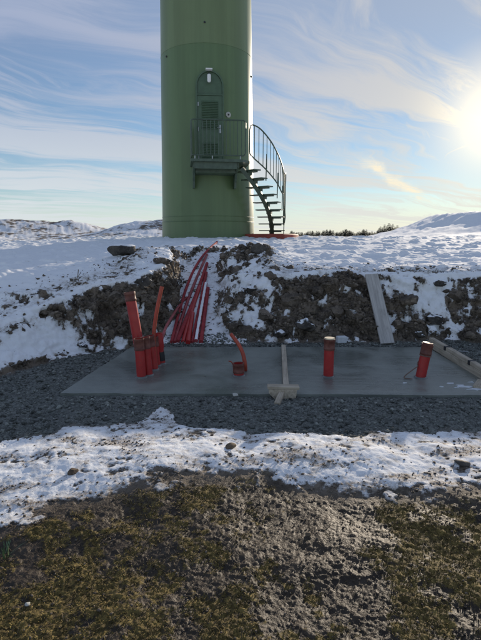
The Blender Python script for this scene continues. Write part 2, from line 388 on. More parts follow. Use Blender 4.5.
def wood_material(name, c0, c1):
    mt, h = mat(name); n, m_, mx, rp = h
    tcn = n('ShaderNodeTexCoord').outputs['Object']
    mp = n('ShaderNodeMapping', {0: tcn, 'Scale': (38, 1.6, 38)}).outputs[0]
    g = noise(h, mp, 1.0, 5, 0.65, 0.4); a = noise(h, tcn, 5, 4)
    c = mx(rp(g, 0.32, 0.68), c0, c1); c = mx(m_('MULTIPLY', rp(a, 0.5, 0.75), 0.45), c, tuple(v*0.55 for v in c0))
    return finish(mt, h, c, 0.8, g, 0.35, 0.004, spec=0.25)

def tower_material(name, base):
    mt, h = mat(name); n, m_, mx, rp = h
    tcn = n('ShaderNodeTexCoord').outputs['Object']
    mp = n('ShaderNodeMapping', {0: tcn, 'Scale': (3.1, 3.1, 0.16)}).outputs[0]
    s = noise(h, mp, 1.0, 5, 0.6); b2 = noise(h, tcn, 1.3, 4, 0.6)
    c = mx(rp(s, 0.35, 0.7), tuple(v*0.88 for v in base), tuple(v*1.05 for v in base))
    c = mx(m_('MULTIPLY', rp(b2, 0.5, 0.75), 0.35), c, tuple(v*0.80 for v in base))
    ro = m_('ADD', 0.30, m_('MULTIPLY', b2, 0.16))
    return finish(mt, h, c, ro, noise(h, tcn, 2.0, 3), 0.08, 0.01, spec=0.4)

def concrete_material():
    mt, h = mat('wet_fresh_concrete'); n, m_, mx, rp = h
    tcn = n('ShaderNodeTexCoord').outputs['Object']
    a = noise(h, tcn, 1.2, 5, 0.6, 0.6); b2 = noise(h, tcn, 7, 5, 0.6); c3 = noise(h, tcn, 60, 3, 0.6)
    mp = n('ShaderNodeMapping', {0: tcn, 'Scale': (1.2, 14, 1)}).outputs[0]; tr = noise(h, mp, 1.0, 4, 0.6)
    c = mx(rp(a, 0.35, 0.68), (0.132, 0.146, 0.129), (0.230, 0.246, 0.219))
    c = mx(m_('MULTIPLY', rp(b2, 0.48, 0.7), 0.4), c, (0.145, 0.158, 0.148))
    c = mx(m_('MULTIPLY', rp(c3, 0.55, 0.75), 0.3), c, (0.30, 0.31, 0.295))
    ro = m_('ADD', 0.18, m_('MULTIPLY', rp(a, 0.3, 0.7), 0.34))
    bump = m_('ADD', m_('ADD', m_('MULTIPLY', tr, 1.0), m_('MULTIPLY', b2, 0.6)), m_('MULTIPLY', c3, 0.35))
    return finish(mt, h, c, ro, bump, 0.6, 0.012, spec=0.5)

def rock_material(name, c0, c1, snowy, vary=0.0):
    mt, h = mat(name); n, m_, mx, rp = h
    g = n('ShaderNodeNewGeometry'); pos = g.outputs['Position']
    a = noise(h, pos, 6, 5, 0.65); b2 = noise(h, pos, 34, 4, 0.6)
    c = mx(rp(a, 0.35, 0.68), c0, c1); c = mx(m_('MULTIPLY', rp(b2, 0.5, 0.72), 0.5), c, tuple(v*1.7 for v in c1))
    if vary: c = mx(1.0, c, n('ShaderNodeMapRange', {0: g.outputs['Random Per Island'], 3: 1-vary, 4: 1+vary}).outputs[0], 'MULTIPLY')
    if snowy:
        nz = n('ShaderNodeSeparateXYZ', {0: g.outputs['Normal']}).outputs[2]
        sf = rp(m_('ADD', nz, m_('MULTIPLY', m_('SUBTRACT', a, 0.5), 0.9)), snowy, snowy+0.15)
        c = mx(sf, c, (0.84, 0.86, 0.88))
    return finish(mt, h, c, 0.85, m_('ADD', a, m_('MULTIPLY', b2, 0.5)), 0.7, 0.015, spec=0.3)

M_ground = ground_material()
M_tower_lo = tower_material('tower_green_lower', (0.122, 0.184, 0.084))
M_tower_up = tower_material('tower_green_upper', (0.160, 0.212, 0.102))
M_door = simple('door_green', (0.070, 0.120, 0.068), 0.45, 0.12, 6)
M_steel = simple('stair_green_steel', (0.065, 0.098, 0.068), 0.42, 0.18, 9, metallic=0.0)
M_galv = simple('galvanised_steel', (0.36, 0.38, 0.38), 0.38, 0.15, 14, metallic=0.7)
M_white = simple('lamp_white', (0.78, 0.78, 0.76), 0.4, 0.05, 10)
M_grey = simple('plaque_grey', (0.42, 0.42, 0.38), 0.5, 0.15, 20)
M_dark = simple('dark_plastic', (0.025, 0.025, 0.028), 0.5, 0.2, 10)
M_redbase = simple('plinth_red', (0.30, 0.055, 0.035), 0.65, 0.25, 5, 0.2, dirt=((0.10, 0.05, 0.04), 0.6))
M_red = simple('duct_red', (0.40, 0.026, 0.026), 0.38, 0.15, 10, dirt=((0.22, 0.06, 0.05), 0.45))
M_redfade = simple('duct_red_faded', (0.27, 0.030, 0.036), 0.5, 0.18, 7, dirt=((0.45, 0.22, 0.22), 0.5))
M_hose = simple('hose_orange_red', (0.40, 0.060, 0.028), 0.45, 0.15, 12, dirt=((0.25, 0.09, 0.06), 0.4))
M_frost = rock_material('duct_frosted', (0.30, 0.045, 0.05), (0.42, 0.10, 0.11), 0.58)
M_cap = simple('coupling_brown', (0.145, 0.046, 0.033), 0.6, 0.3, 16, 0.2, dirt=((0.18, 0.11, 0.08), 0.5))
M_plug = simple('plug_cream', (0.66, 0.56, 0.40), 0.7, 0.12, 14)
M_tape = simple('tape_black', (0.018, 0.018, 0.022), 0.35, 0.2, 14)
M_wire = simple('tie_wire', (0.16, 0.10, 0.075), 0.5, 0.2, 20)
M_wood = wood_material('weathered_wood', (0.34, 0.29, 0.22), (0.55, 0.48, 0.38))
M_plank = wood_material('grey_plank', (0.34, 0.325, 0.305), (0.52, 0.50, 0.47))
M_conc = concrete_material()
M_collar = simple('wet_cement', (0.13, 0.135, 0.13), 0.25, 0.2, 12)
M_trench = rock_material('trench_duct_dusted', (0.25, 0.032, 0.038), (0.36, 0.050, 0.056), None)
M_rock = rock_material('dark_rock', (0.060, 0.055, 0.050), (0.120, 0.110, 0.098), None)
M_rock_snow = rock_material('snowy_rock', (0.040, 0.036, 0.032), (0.090, 0.080, 0.068), 0.72)
M_brownstone = rock_material('brown_stone', (0.075, 0.055, 0.038), (0.14, 0.105, 0.07), None)
M_clod = rock_material('earth', (0.072, 0.059, 0.047), (0.175, 0.143, 0.110), None, 0.45)
M_gravel = rock_material('crushed_stone', (0.085, 0.091, 0.082), (0.205, 0.215, 0.196), None, 0.6)
M_foam = simple('white_foam', (0.62, 0.65, 0.68), 0.8, 0.08, 12, 0.2)
M_grass = simple('grass_blade', (0.115, 0.190, 0.085), 0.6, 0.3, 20)
M_twig = simple('dry_twig', (0.10, 0.075, 0.045), 0.8, 0.3, 20)
M_needle = simple('pine_needles', (0.030, 0.042, 0.030), 0.8, 0.35, 0.8)
M_bark = simple('pine_bark', (0.07, 0.05, 0.038), 0.9, 0.3, 2)

# ------------------------------------------------------------------ mesh building
class MB:
    def __init__(s): s.v = []; s.f = []
    def add(s, vs, fs):
        o = len(s.v); s.v += [tuple(v) for v in vs]; s.f += [tuple(i+o for i in f) for f in fs]; return s
    def box(s, c, size, M=None, bev=0.0):
        hx, hy, hz = (a/2 for a in size); c = Vector(c)
        if bev <= 0:
            vs = [Vector((sx*hx, sy*hy, sz*hz)) for sz in (-1, 1) for sy in (-1, 1) for sx in (-1, 1)]
            fs = [(0, 2, 3, 1), (4, 5, 7, 6), (0, 1, 5, 4), (2, 6, 7, 3), (0, 4, 6, 2), (1, 3, 7, 5)]
        else:
            bm = bmesh.new(); bmesh.ops.create_cube(bm, size=1.0)
            for v in bm.verts: v.co = Vector((v.co.x*size[0], v.co.y*size[1], v.co.z*size[2]))
            bmesh.ops.bevel(bm, geom=bm.edges[:], offset=bev, segments=1, affect='EDGES', profile=0.5)
            bm.verts.index_update(); vs = [v.co.copy() for v in bm.verts]; fs = [[v.index for v in f.verts] for f in bm.faces]; bm.free()
        if M is not None: vs = [M @ v for v in vs]
        return s.add([v+c for v in vs], fs)
    def sweep(s, rings, seg=14, cap0=True, cap1=True, square=False):
        """rings: (centre, radius) along a path; the frame is carried along it"""
        pts = [Vector(r[0]) for r in rings]; k = len(pts)
        tang = []
        for i in range(k):
            t = pts[min(i+1, k-1)]-pts[max(i-1, 0)]
            if t.length < 1e-6: t = tang[-1].copy() if tang else Vector((0, 0, 1))
            tang.append(t.normalized())
        ref = Vector((1, 0, 0)) if abs(tang[0].x) < 0.9 else Vector((0, 1, 0))
        vs = []
        for i in range(k):
            t = tang[i]
            if i and t.dot(tang[i-1]) < -0.2: t = tang[i] = tang[i-1]
            u = (ref - t*ref.dot(t)).normalized(); w = t.cross(u); ref = u
            for j in range(seg):
                a = 2*math.pi*(j+(0.5 if square else 0))/seg
                vs.append(pts[i] + (u*math.cos(a) + w*math.sin(a))*rings[i][1])
        fs = []
        for i in range(k-1):
            for j in range(seg):
                j2 = (j+1) % seg
                fs.append((i*seg+j, i*seg+j2, (i+1)*seg+j2, (i+1)*seg+j))
        if cap0: fs.append(tuple(reversed(range(seg))))
        if cap1: fs.append(tuple((k-1)*seg+j for j in range(seg)))
        return s.add(vs, fs)
    def tube(s, pts, r, seg=8, closed=False):
        pts = [Vector(p) for p in pts]
        if closed: pts = pts+[pts[0], pts[1]]
        return s.sweep([(p, r) for p in pts], seg, not closed, not closed)
    def extrude(s, poly, fn0, fn1):
        """poly of (a, b); fn0 and fn1 map it to the two end faces"""
        k = len(poly); vs = [fn0(*p) for p in poly]+[fn1(*p) for p in poly]
        fs = [tuple(range(k)), tuple(reversed(range(k, 2*k)))]+[(i, i+k, (i+1) % k+k, (i+1) % k) for i in range(k)]
        return s.add(vs, fs)
    def build(s, name, material, parent=None, smooth=False, label=None, weight=False):
        me = bpy.data.meshes.new(name); me.from_pydata(s.v, [], s.f); me.validate(); me.update()
        bm = bmesh.new(); bm.from_mesh(me); bmesh.ops.recalc_face_normals(bm, faces=bm.faces); bm.to_mesh(me); bm.free()
        if smooth:
            me.polygons.foreach_set('use_smooth', [True]*len(me.polygons))
            me.set_sharp_from_angle(angle=R(38))
        me.materials.append(material)
        o = bpy.data.objects.new(name, me); C.objects.link(o)
        if parent is not None:
            o.parent = parent; o.matrix_parent_inverse = PINV(parent)
        if label: o['label'] = label
        return o
def PINV(p):
    M = Matrix.Identity(4); q = p
    while q is not None:
        M = Matrix.LocRotScale(q.location, q.rotation_euler, q.scale) @ (M if q is p else M)
        q = None
    return M.inverted()
def thing(name, loc, label, cat, group=None):
    o = bpy.data.objects.new(name, None); C.objects.link(o); o.location = loc; o.empty_display_size = 0.2
    return tag(o, label, cat, group)
def tag(o, label, cat, group=None):
    o['label'] = label; o['category'] = cat
    if group: o['group'] = group
    return o
def smooth_path(pts, per=6):
    """Catmull-Rom through the points"""
    pts = [Vector(p) for p in pts]; out_ = []
    P = [pts[0]*2-pts[1]]+pts+[pts[-1]*2-pts[-2]]
    for i in range(1, len(P)-2):
        p0, p1, p2, p3 = P[i-1:i+3]
        for k in range(per):
            t = k/per
            out_.append(0.5*((2*p1)+(p2-p0)*t+(2*p0-5*p1+4*p2-p3)*t*t+(3*p1-p0-3*p2+p3)*t**3))
    out_.append(pts[-1]); return out_

# ================================================================== the ground
ground, G = build_ground()
ground.data.materials.append(M_ground)
bpy.context.view_layer.update()

# ================================================================== the tower
BASE_Z = 1.60
def TR(z): return 1.578 - 0.0158*(z-BASE_Z)
tower = thing('wind_turbine_tower', (TX, TY, BASE_Z), 'tall round green steel tower with a door platform and curved stairs', 'tower')
def cyl(a, r, z): return Vector((TX + r*math.sin(R(a)), TY - r*math.cos(R(a)), z))    # a: degrees from the camera side towards +x
def shell(z0, z1, nm, m, lip=0.0):
    mb = MB(); seg = 128; k = max(2, int((z1-z0)/1.0)); vs = []; fs = []
    for i in range(k+1):
        z = z0+(z1-z0)*i/k
        vs += [cyl(360*j/seg, TR(z)+lip, z) for j in range(seg)]
    for i in range(k):
        fs += [(i*seg+j, i*seg+(j+1) % seg, (i+1)*seg+(j+1) % seg, (i+1)*seg+j) for j in range(seg)]
    fs += [tuple(reversed(range(seg))), tuple(k*seg+j for j in range(seg))]
    return mb.add(vs, fs).build(nm, m, tower, True)
SEAM_LO, SEAM_HI = 2.12, 7.33
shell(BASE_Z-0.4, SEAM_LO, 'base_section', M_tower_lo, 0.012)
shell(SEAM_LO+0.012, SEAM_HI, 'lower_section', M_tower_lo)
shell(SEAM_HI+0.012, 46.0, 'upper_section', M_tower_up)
for zz, e in ((SEAM_LO, 0.020), (SEAM_LO+0.16, 0.006), (SEAM_HI, 0.006)):
    mb = MB(); mb.tube([cyl(360*j/96, TR(zz)+e-0.006, zz+0.006) for j in range(96)], 0.011 if zz < 3 else 0.007, 6, True); mb.build('weld_seam', M_tower_lo, tower, True)

DA = 6.8                                                    # the door looks a little to the right of the camera
DN = Vector((math.sin(R(DA)), -math.cos(R(DA)), 0)); DT = Vector((math.cos(R(DA)), math.sin(R(DA)), 0)); AX = Vector((TX, TY, 0))
def dl(t, nn, z): return AX + DT*t + DN*nn + Vector((0, 0, z))
DECK = 3.86
FACE = TR(5.0)+0.035
W, SPR, TOP = 0.425, 6.10, 6.56                             # arch half width, springing, top
def arch(w, top):
    pts = [(-w, DECK), (w, DECK)]
    for i in range(13):
        a = math.pi*i/12; pts.append((w*math.cos(a), SPR+(top-SPR)*math.sin(a)))
    return pts
mb = MB(); outer, inner = arch(W, TOP), arch(W-0.045, TOP-0.045)
for poly_o, poly_i in ((outer, inner),):
    k = len(poly_o)
    vs = [dl(a, FACE+0.035, b) for a, b in poly_o]+[dl(a, FACE+0.035, b) for a, b in poly_i]+[dl(a, FACE-0.22, b) for a, b in poly_o]+[dl(a, FACE-0.012, b) for a, b in poly_i]
    fs = []
    for i in range(1, k):
        j = (i+1) % k
        fs += [(i, j, j+k, i+k), (i, i+2*k, j+2*k, j), (i+k, j+k, j+3*k, i+3*k)]
    mb.add(vs, fs)
mb.build('door_frame', M_door, tower, False)
mb = MB(); mb.extrude(arch(W-0.05, TOP-0.05), lambda a, b: dl(a, FACE-0.010, b), lambda a, b: dl(a, FACE-0.2, b)); mb.build('arch_panel', M_door, tower)
door = None
mb = MB(); LT = DECK+1.97
mb.extrude([(-0.375, DECK+0.03), (0.375, DECK+0.03), (0.375, LT), (-0.375, LT)], lambda a, b: dl(a, FACE+0.012, b), lambda a, b: dl(a, FACE-0.006, b))
door = mb.build('door', M_door, tower)
mb = MB(); mb.extrude([(-0.385, LT+0.012), (0.385, LT+0.012), (0.385, LT+0.05), (-0.385, LT+0.05)], lambda a, b: dl(a, FACE+0.03, b), lambda a, b: dl(a, FACE-0.006, b)); mb.build('door_lintel', M_door, tower)
def slat(z):
    mb = MB(); mb.add([dl(-0.25, FACE+0.013, z), dl(0.25, FACE+0.013, z), dl(0.25, FACE+0.040, z-0.028), dl(-0.25, FACE+0.040, z-0.028),
                       dl(-0.25, FACE+0.013, z-0.012), dl(0.25, FACE+0.013, z-0.012), dl(0.25, FACE+0.040, z-0.040), dl(-0.25, FACE+0.040, z-0.040)],
                      [(0, 1, 2, 3), (4, 7, 6, 5), (3, 2, 6, 7), (0, 3, 7, 4), (1, 5, 6, 2), (0, 4, 5, 1)])
    mb.build('slat', M_door, door)
for i in range(17): slat(LT-0.14-i*0.048)
for i in range(10): slat(DECK+0.62-i*0.048)
for z in (DECK+0.18, DECK+1.0, DECK+1.72):
    mb = MB(); mb.tube([dl(-0.352, FACE+0.03, z-0.06), dl(-0.352, FACE+0.03, z+0.06)], 0.016, 8); mb.build('hinge', M_galv, door, True)
mb = MB(); mb.box((0, 0, 0), (0.05, 0.02, 0.24)); mb.v = [tuple(dl(v[0]+0.31, FACE+0.022+v[1], DECK+1.02+v[2])) for v in mb.v]
mb.tube([dl(0.31, FACE+0.03, DECK+1.05), dl(0.31, FACE+0.075, DECK+1.05), dl(0.22, FACE+0.08, DECK+1.05)], 0.013, 8)
mb.build('handle', M_galv, door, True)
# lamp over the door: bracket plate, hood, glass body
mb = MB(); mb.box((0, 0, 0), (0.20, 0.16, 0.03)); mb.v = [tuple(dl(v[0]-0.02, FACE+0.11+v[1], TOP-0.02+v[2])) for v in mb.v]
lamp = mb.build('lamp', M_white, tower)
mb = MB(); mb.tube([dl(-0.02, FACE, TOP-0.12), dl(-0.02, FACE+0.10, TOP-0.10), dl(-0.02, FACE+0.12, TOP-0.16)], 0.018, 8); mb.build('lamp_bracket', M_dark, lamp, True)
mb = MB(); mb.sweep([(dl(-0.02, FACE+0.12, TOP-0.15), 0.03), (dl(-0.02, FACE+0.12, TOP-0.17), 0.055), (dl(-0.02, FACE+0.12, TOP-0.34), 0.055), (dl(-0.02, FACE+0.12, TOP-0.38), 0.035)], 14); mb.build('lamp_glass', M_white, lamp, True)
# round plaque to the right of the door
pa = DA+22; pn = Vector((math.sin(R(pa)), -math.cos(R(pa)), 0)); pc = cyl(pa, TR(5.2), 5.34)
mb = MB(); mb.sweep([(pc-pn*0.02, 0.085), (pc+pn*0.025, 0.085), (pc+pn*0.03, 0.075)], 24); plq = mb.build('round_plaque', M_grey, tower, True)
mb = MB(); mb.sweep([(pc+pn*0.02, 0.030), (pc+pn*0.042, 0.028)], 16); mb.build('plaque_boss', M_dark, plq, True)
for aa, zz in ((-52, 7.15), (78, 6.75), (2, 7.9)):           # small bolts on the shell
    p_ = cyl(aa, TR(zz), zz); q_ = cyl(aa, TR(zz)+0.03, zz); mb = MB(); mb.sweep([(p_, 0.03), (q_, 0.026)], 10); mb.build('bolt', M_dark, tower, True)

# platform
RT = TR(DECK)
T0, T1, NF = -0.62, 1.06, RT+1.06
deckpoly = [(T0, RT-0.25), (T0, NF), (T1-0.18, NF), (T1+0.06, NF-0.28), (T1+0.06, RT-0.60)]
mb = MB(); mb.extrude(deckpoly, lambda a, b: dl(a, b, DECK-0.012), lambda a, b: dl(a, b, DECK-0.085))
platform = mb.build('platform', M_steel, tower)
mb = MB(); mb.extrude([(T0+0.10, NF-0.10), (T0+0.10, NF-0.16), (T1-0.34, NF-0.16), (T1-0.34, NF-0.10)], lambda a, b: dl(a, b, DECK-0.087), lambda a, b: dl(a, b, DECK-0.27)); mb.build('front_beam', M_steel, platform)
mb = MB(); mb.extrude([(T0+0.14, RT+0.62), (T0+0.14, RT-0.35), (T1-0.34, RT-0.35), (T1-0.34, RT+0.62)], lambda a, b: dl(a, b, DECK-0.089), lambda a, b: dl(a, b, DECK-0.34)); mb.build('support_box', M_steel, platform)
for t in (T0+0.10, T1-0.30):
    prof = [(RT-0.12, DECK-0.088), (NF-0.17, DECK-0.088), (NF-0.17, DECK-0.22), (RT+0.45, DECK-0.34), (RT+0.20, DECK-0.56), (RT+0.12, DECK-0.74), (RT-0.25, DECK-0.74)]
    mb = MB(); mb.extrude(prof, lambda a, b: dl(t-0.03, a, b), lambda a, b: dl(t+0.03, a, b)); mb.build('bracket', M_steel, platform)
def loop_rail(corner_pts, rr, par, nm='railing', m=None):
    mb = MB(); mb.tube(corner_pts, rr, 8, True); return mb.build(nm, m or M_steel, par, True)
def rounded_rect(fn, a0, a1, z0, z1, c=0.07):
    pts = []
    for (ca, cz, s) in ((a1-c, z0+c, -90), (a1-c, z1-c, 0), (a0+c, z1-c, 90), (a0+c, z0+c, 180)):
        for i in range(5):
            t = R(s+90*i/4); pts.append(fn(ca+c*math.cos(t), cz+c*math.sin(t)))
    out_ = []
    for i, p in enumerate(pts):
        q = pts[(i+1) % len(pts)]
        out_.append(p)
        if (q-p).length > 0.3: out_ += [p.lerp(q, 0.33), p.lerp(q, 0.66)]
    return out_
frontfn = lambda a, z: dl(a, NF-0.03, z)
sidefn = lambda a, z: dl(T0+0.03, a, z)
rail_f = loop_rail(rounded_rect(frontfn, T0+0.02, T1-0.10, DECK+0.09, DECK+1.06), 0.021, platform)
k = 14
for i in range(1, k):
    a = T0+0.02+(T1-0.12-T0)*i/k
    mb = MB(); mb.tube([frontfn(a, DECK+0.09), frontfn(a, DECK+1.06)], 0.010, 6); mb.build('baluster', M_steel, rail_f.parent if False else platform, True)
loop_rail(rounded_rect(sidefn, RT-0.02, NF-0.05, DECK+0.09, DECK+1.06), 0.021, platform)
for i in range(1, 8):
    a = RT-0.02+(NF-0.03-RT)*i/8
    mb = MB(); mb.tube([sidefn(a, DECK+0.09), sidefn(a, DECK+1.06)], 0.010, 6); mb.build('baluster', M_steel, platform, True)
for a in (T0+0.12, 0.0, T1-0.25):
    mb = MB(); mb.tube([frontfn(a, DECK-0.06), frontfn(a, DECK+0.10)], 0.016, 6); mb.build('railing_foot', M_galv, platform, True)

# curved staircase on one central spine
RS, A0, A1, NST = 2.20, 38.0, 89.0, 9
ZT0, ZT1 = 3.63, 1.87
spine = [cyl(a, RS, 0) for a in np.linspace(A0-9, A1+5, 26)]
def zstep(a): return ZT0 + (ZT1-ZT0)*(a-A0)/(A1-A0)
spine = [(cyl(a, RS, zstep(a)-0.17), 0.088) for a in np.linspace(A0-7, A1+9, 28)]
mb = MB(); mb.sweep(spine, 4, square=True); stairs = mb.build('staircase', M_steel, tower)
for i in range(NST):
    a = A0+(A1-A0)*i/(NST-1); z = ZT0+(ZT1-ZT0)*i/(NST-1)
    rad = Vector((math.sin(R(a)), -math.cos(R(a)), 0)); tg = Vector((math.cos(R(a)), math.sin(R(a)), 0)); c0 = AX+rad*RS
    M = Matrix((rad, tg, Vector((0, 0, 1)))).transposed()
    mb = MB(); mb.box(c0+Vector((0, 0, z-0.015)), (0.88, 0.27, 0.030), M)
    mb.box(c0+rad*0.12+Vector((0, 0, z-0.050)), (0.42, 0.20, 0.036), M)
    mb.box(c0+Vector((0, 0, z-0.105)), (0.16, 0.16, 0.074), M)
    mb.build('tread', M_steel, stairs)
RO = RS+0.45
def panel(tops, bots, nb):
    ta, tz = zip(*tops); ba, bz = zip(*bots)
    fa = lambda aa, zz, q: cyl(q, RO, float(np.interp(q, aa, zz)))
    up_ = [cyl(q, RO, zz) for q, zz in tops]; dn = [cyl(q, RO, zz) for q, zz in bots]
    up_ = smooth_path(up_, 5); dn = smooth_path(dn, 5)
    pts = up_ + list(reversed(dn))
    mb = MB(); mb.tube(pts, 0.021, 8, True); mb.build('stair_railing', M_steel, stairs, True)
    for i in range(1, nb):
        q = ta[0]+(ta[-1]-ta[0])*i/nb
        mb = MB(); mb.tube([fa(ta, tz, q), fa(ba, bz, q)], 0.010, 6); mb.build('baluster', M_steel, stairs, True)
panel([(31.5, 4.70), (33.0, 4.85), (40, 4.78), (50, 4.50), (60, 4.16), (68, 3.86), (71.5, 3.62), (72, 3.4)], [(31.5, 4.10), (33, 3.98), (45, 3.66), (58, 3.32), (67, 3.06), (71, 3.02), (72, 3.12)], 11)
panel([(74.5, 3.55), (76, 3.70), (82, 3.66), (90, 3.38), (96, 3.14), (97, 3.0)], [(74.5, 2.75), (76, 2.60), (86, 2.32), (95, 2.06), (97, 2.16)], 6)
for a in (46, 60, 70, 80, 93):
    mb = MB(); mb.tube([cyl(a, RO-0.02, zstep(a)-0.03), cyl(a, RO, zstep(a)+0.75)], 0.016, 6); mb.build('railing_post', M_steel, stairs, True)
# red plinth at the foot of the stairs
mb = MB(); seg = 26; vs = []
for i in range(seg+1):
    a = 52+(150-52)*i/seg
    for rr, z in ((1.62, 1.30), (3.12, 1.30), (3.12, 1.70), (3.08, 1.735), (1.62, 1.735)): vs.append(cyl(a, rr, z))
fs = [tuple(i*5+j if k == 0 else 0 for k in (0,)) for i in range(0) for j in range(5)]
for i in range(seg):
    for j in range(5):
        j2 = (j+1) % 5; fs.append((i*5+j, (i+1)*5+j, (i+1)*5+j2, i*5+j2))
fs += [(0, 1, 2, 3, 4), tuple(seg*5+j for j in (4, 3, 2, 1, 0))]
mb.add(vs, fs).build('foundation_plinth', M_redbase, tower, True, 'low dull red curved plinth under the stair foot')

# ================================================================== slab and timber
SX0, SX1, SY0, SY1 = -1.90, 2.80, 4.83, 7.05
mb = MB()
NX, NY = 92, 46; vs = []; fs = []
gx, gy = np.meshgrid(np.linspace(0, 1, NX), np.linspace(0, 1, NY), indexing='ij')
sx = (SX0 + 0.26*gy) + (SX1-(SX0+0.26*gy))*gx; sy = SY0 + (SY1-SY0)*gy + 0.04*(1-gx)*(1-gy) - 0.03*gx*(1-gy)
sx = sx + ((gx < 1e-6)*0.018)*fbm(sx, sy, 5, 3, seed=51); sy = sy + ((gy < 1e-6)*0.016)*fbm(sx, sy, 5, 3, seed=52)
edge = np.minimum(np.minimum(gx*4.5, (1-gx)*4.5), np.minimum(gy*2.2, (1-gy)*2.2))
sz = 0.0 + 0.006*fbm(sx, sy, 1.4, 4, seed=50) + 0.003*fbm(sx, sy, 9, 2, seed=53) - 0.012*np.exp(-edge/0.03)
top = [(a, b, c) for a, b, c in zip(sx.ravel(), sy.ravel(), sz.ravel())]
bot = [(a, b, -0.22) for a, b, c in top]
idx = lambda i, j: i*NY+j
fs = [(idx(i, j), idx(i+1, j), idx(i+1, j+1), idx(i, j+1)) for i in range(NX-1) for j in range(NY-1)]
ring = [idx(i, 0) for i in range(NX)]+[idx(NX-1, j) for j in range(1, NY)]+[idx(i, NY-1) for i in range(NX-2, -1, -1)]+[idx(0, j) for j in range(NY-2, 0, -1)]
o_ = len(top)
cmap = {v: k_ for k_, v in enumerate(ring)}
vs = top+[bot[v] for v in ring]
fs += [(ring[k_], o_+k_, o_+(k_+1) % len(ring), ring[(k_+1) % len(ring)]) for k_ in range(len(ring))]
mb.add(vs, fs)
slab = tag(mb.build('concrete_slab', M_conc, None, True), 'freshly cast wet grey concrete slab with red ducts standing in it', 'slab'); slab['kind'] = 'thing'

def board(nm, p0, p1, width, thick, m, parent=None, upv=Vector((0, 0, 1)), label=None):
    p0, p1 = Vector(p0), Vector(p1); L = (p1-p0).length; yv = (p1-p0).normalized(); xv = yv.cross(upv).normalized(); zv = xv.cross(yv)
    mb = MB(); mb.box((0, 0, 0), (width, L, thick), None, min(width, thick)*0.08)
    o = mb.build(nm, m)
    M = Matrix((xv, yv, zv)).transposed().to_4x4(); M.translation = (p0+p1)/2
    if parent is not None: o.parent = parent; M = PINV(parent) @ M
    o.matrix_local = M
    if label: o['label'] = label
    return o
a, b = at_z(283.5, 344.5, 0.06), at_z(286.3, 389, 0.06)
brace = thing('formwork_brace', (b.x, b.y, 0), 'pale timber batten laid across the slab with a short crosspiece and stake', 'timber')
board('batten', (a.x, a.y, 0.034), (b.x, b.y, 0.034), 0.062, 0.050, M_wood, brace)
fy = 4.795
board('crosspiece', (at_z(267.5, 389, .05).x, fy+0.03, 0.075), (at_z(299, 389, .05).x, fy+0.03, 0.068), 0.10, 0.030, M_wood, brace)
mb = MB(); mb.extrude([(-0.150, 0.058), (-0.150, 0.02), (-0.08, -0.055), (0.0, -0.075), (0.13, -0.03), (0.14, 0.055)], lambda p, q: Vector((b.x-0.03+p, fy-0.001, q)), lambda p, q: Vector((b.x-0.03+p, fy-0.026, q))); mb.build('gusset', M_wood, brace)
e_ = at_z(277.0, 404.5, -0.03); board('stake', (e_.x, e_.y, -0.028), (b.x-0.035, fy+0.03, 0.030), 0.056, 0.040, M_wood, brace)

form = thing('formwork_timber', (2.86, 6.2, 0), 'two-layer pale edge timber along the right side of the slab', 'timber')
board('lower_board', (2.89, 7.08, 0.025), (2.80, 4.6, 0.025), 0.10, 0.10, M_wood, form)
ycuts = [(7.10, 6.52), (6.44, 5.74), (5.68, 5.38), (5.31, 4.66)]
for y0, y1 in ycuts:
    fx = lambda y: 2.80+0.09*(y-4.6)/2.48-0.012
    board('upper_board', (fx(y0), y0, 0.100), (fx(y1), y1, 0.100), 0.070, 0.048, M_wood, form)
for yc in (6.48, 5.71, 5.345):
    mb = MB(); mb.box((2.80+0.09*(yc-4.6)/2.48-0.010, yc, 0.098), (0.088, 0.050, 0.060), None, 0.006); mb.build('clamp', M_dark, form)  # dark boxes added in the board gaps to stand for their shade
board('pale_offcut', (2.55, 4.98, 0.018), (2.72, 5.22, 0.018), 0.09, 0.03, M_wood, form)
rod = MB(); rod.tube([at_z(449, 351, 0.05), at_z(468, 351.5, 0.05)], 0.008, 6); tag(rod.build('steel_rod', M_galv, None, True), 'thin steel rod lying beside the right edge timber', 'rod')

pt, pb = at_ground(372.0, 281), at_ground(387, 344.5)
pt = pt + (pt-pb)*0.09; pn_ = (pt-pb).cross(Vector((1, 0, 0))).normalized(); pn_ = -pn_ if pn_.z < 0 else pn_
gap = 0.0                                                     # rest it on the highest bump of the bank beneath
for i in range(1, 30):
    for o in (-0.08, 0, 0.08):
        q = pb.lerp(pt, i/30)+Vector((o, 0, 0)); ok, loc, nn_, ii_ = ground.ray_cast(q+pn_*0.6, -pn_)
        if ok: gap = max(gap, 0.6-(Vector(loc)-(q+pn_*0.6)).length)
gap = min(gap, 0.16)
pl_o = board('leaning_plank', pb+pn_*(gap*0.6+0.012), pt+pn_*(gap*0.8+0.012), 0.215, 0.034, M_plank, None, pn_)
tag(pl_o, 'long weathered grey plank leaning up the earth bank', 'plank')
blk = MB(); q = at_z(343, 344, 0.0); blk.box((q.x, q.y+0.12, 0.045), (0.15, 0.10, 0.11), Matrix.Rotation(0.2, 3, 'Z'), 0.012)
tag(blk.build('foam_block', M_foam), 'small white block lying behind the cream-topped red pipe', 'block')

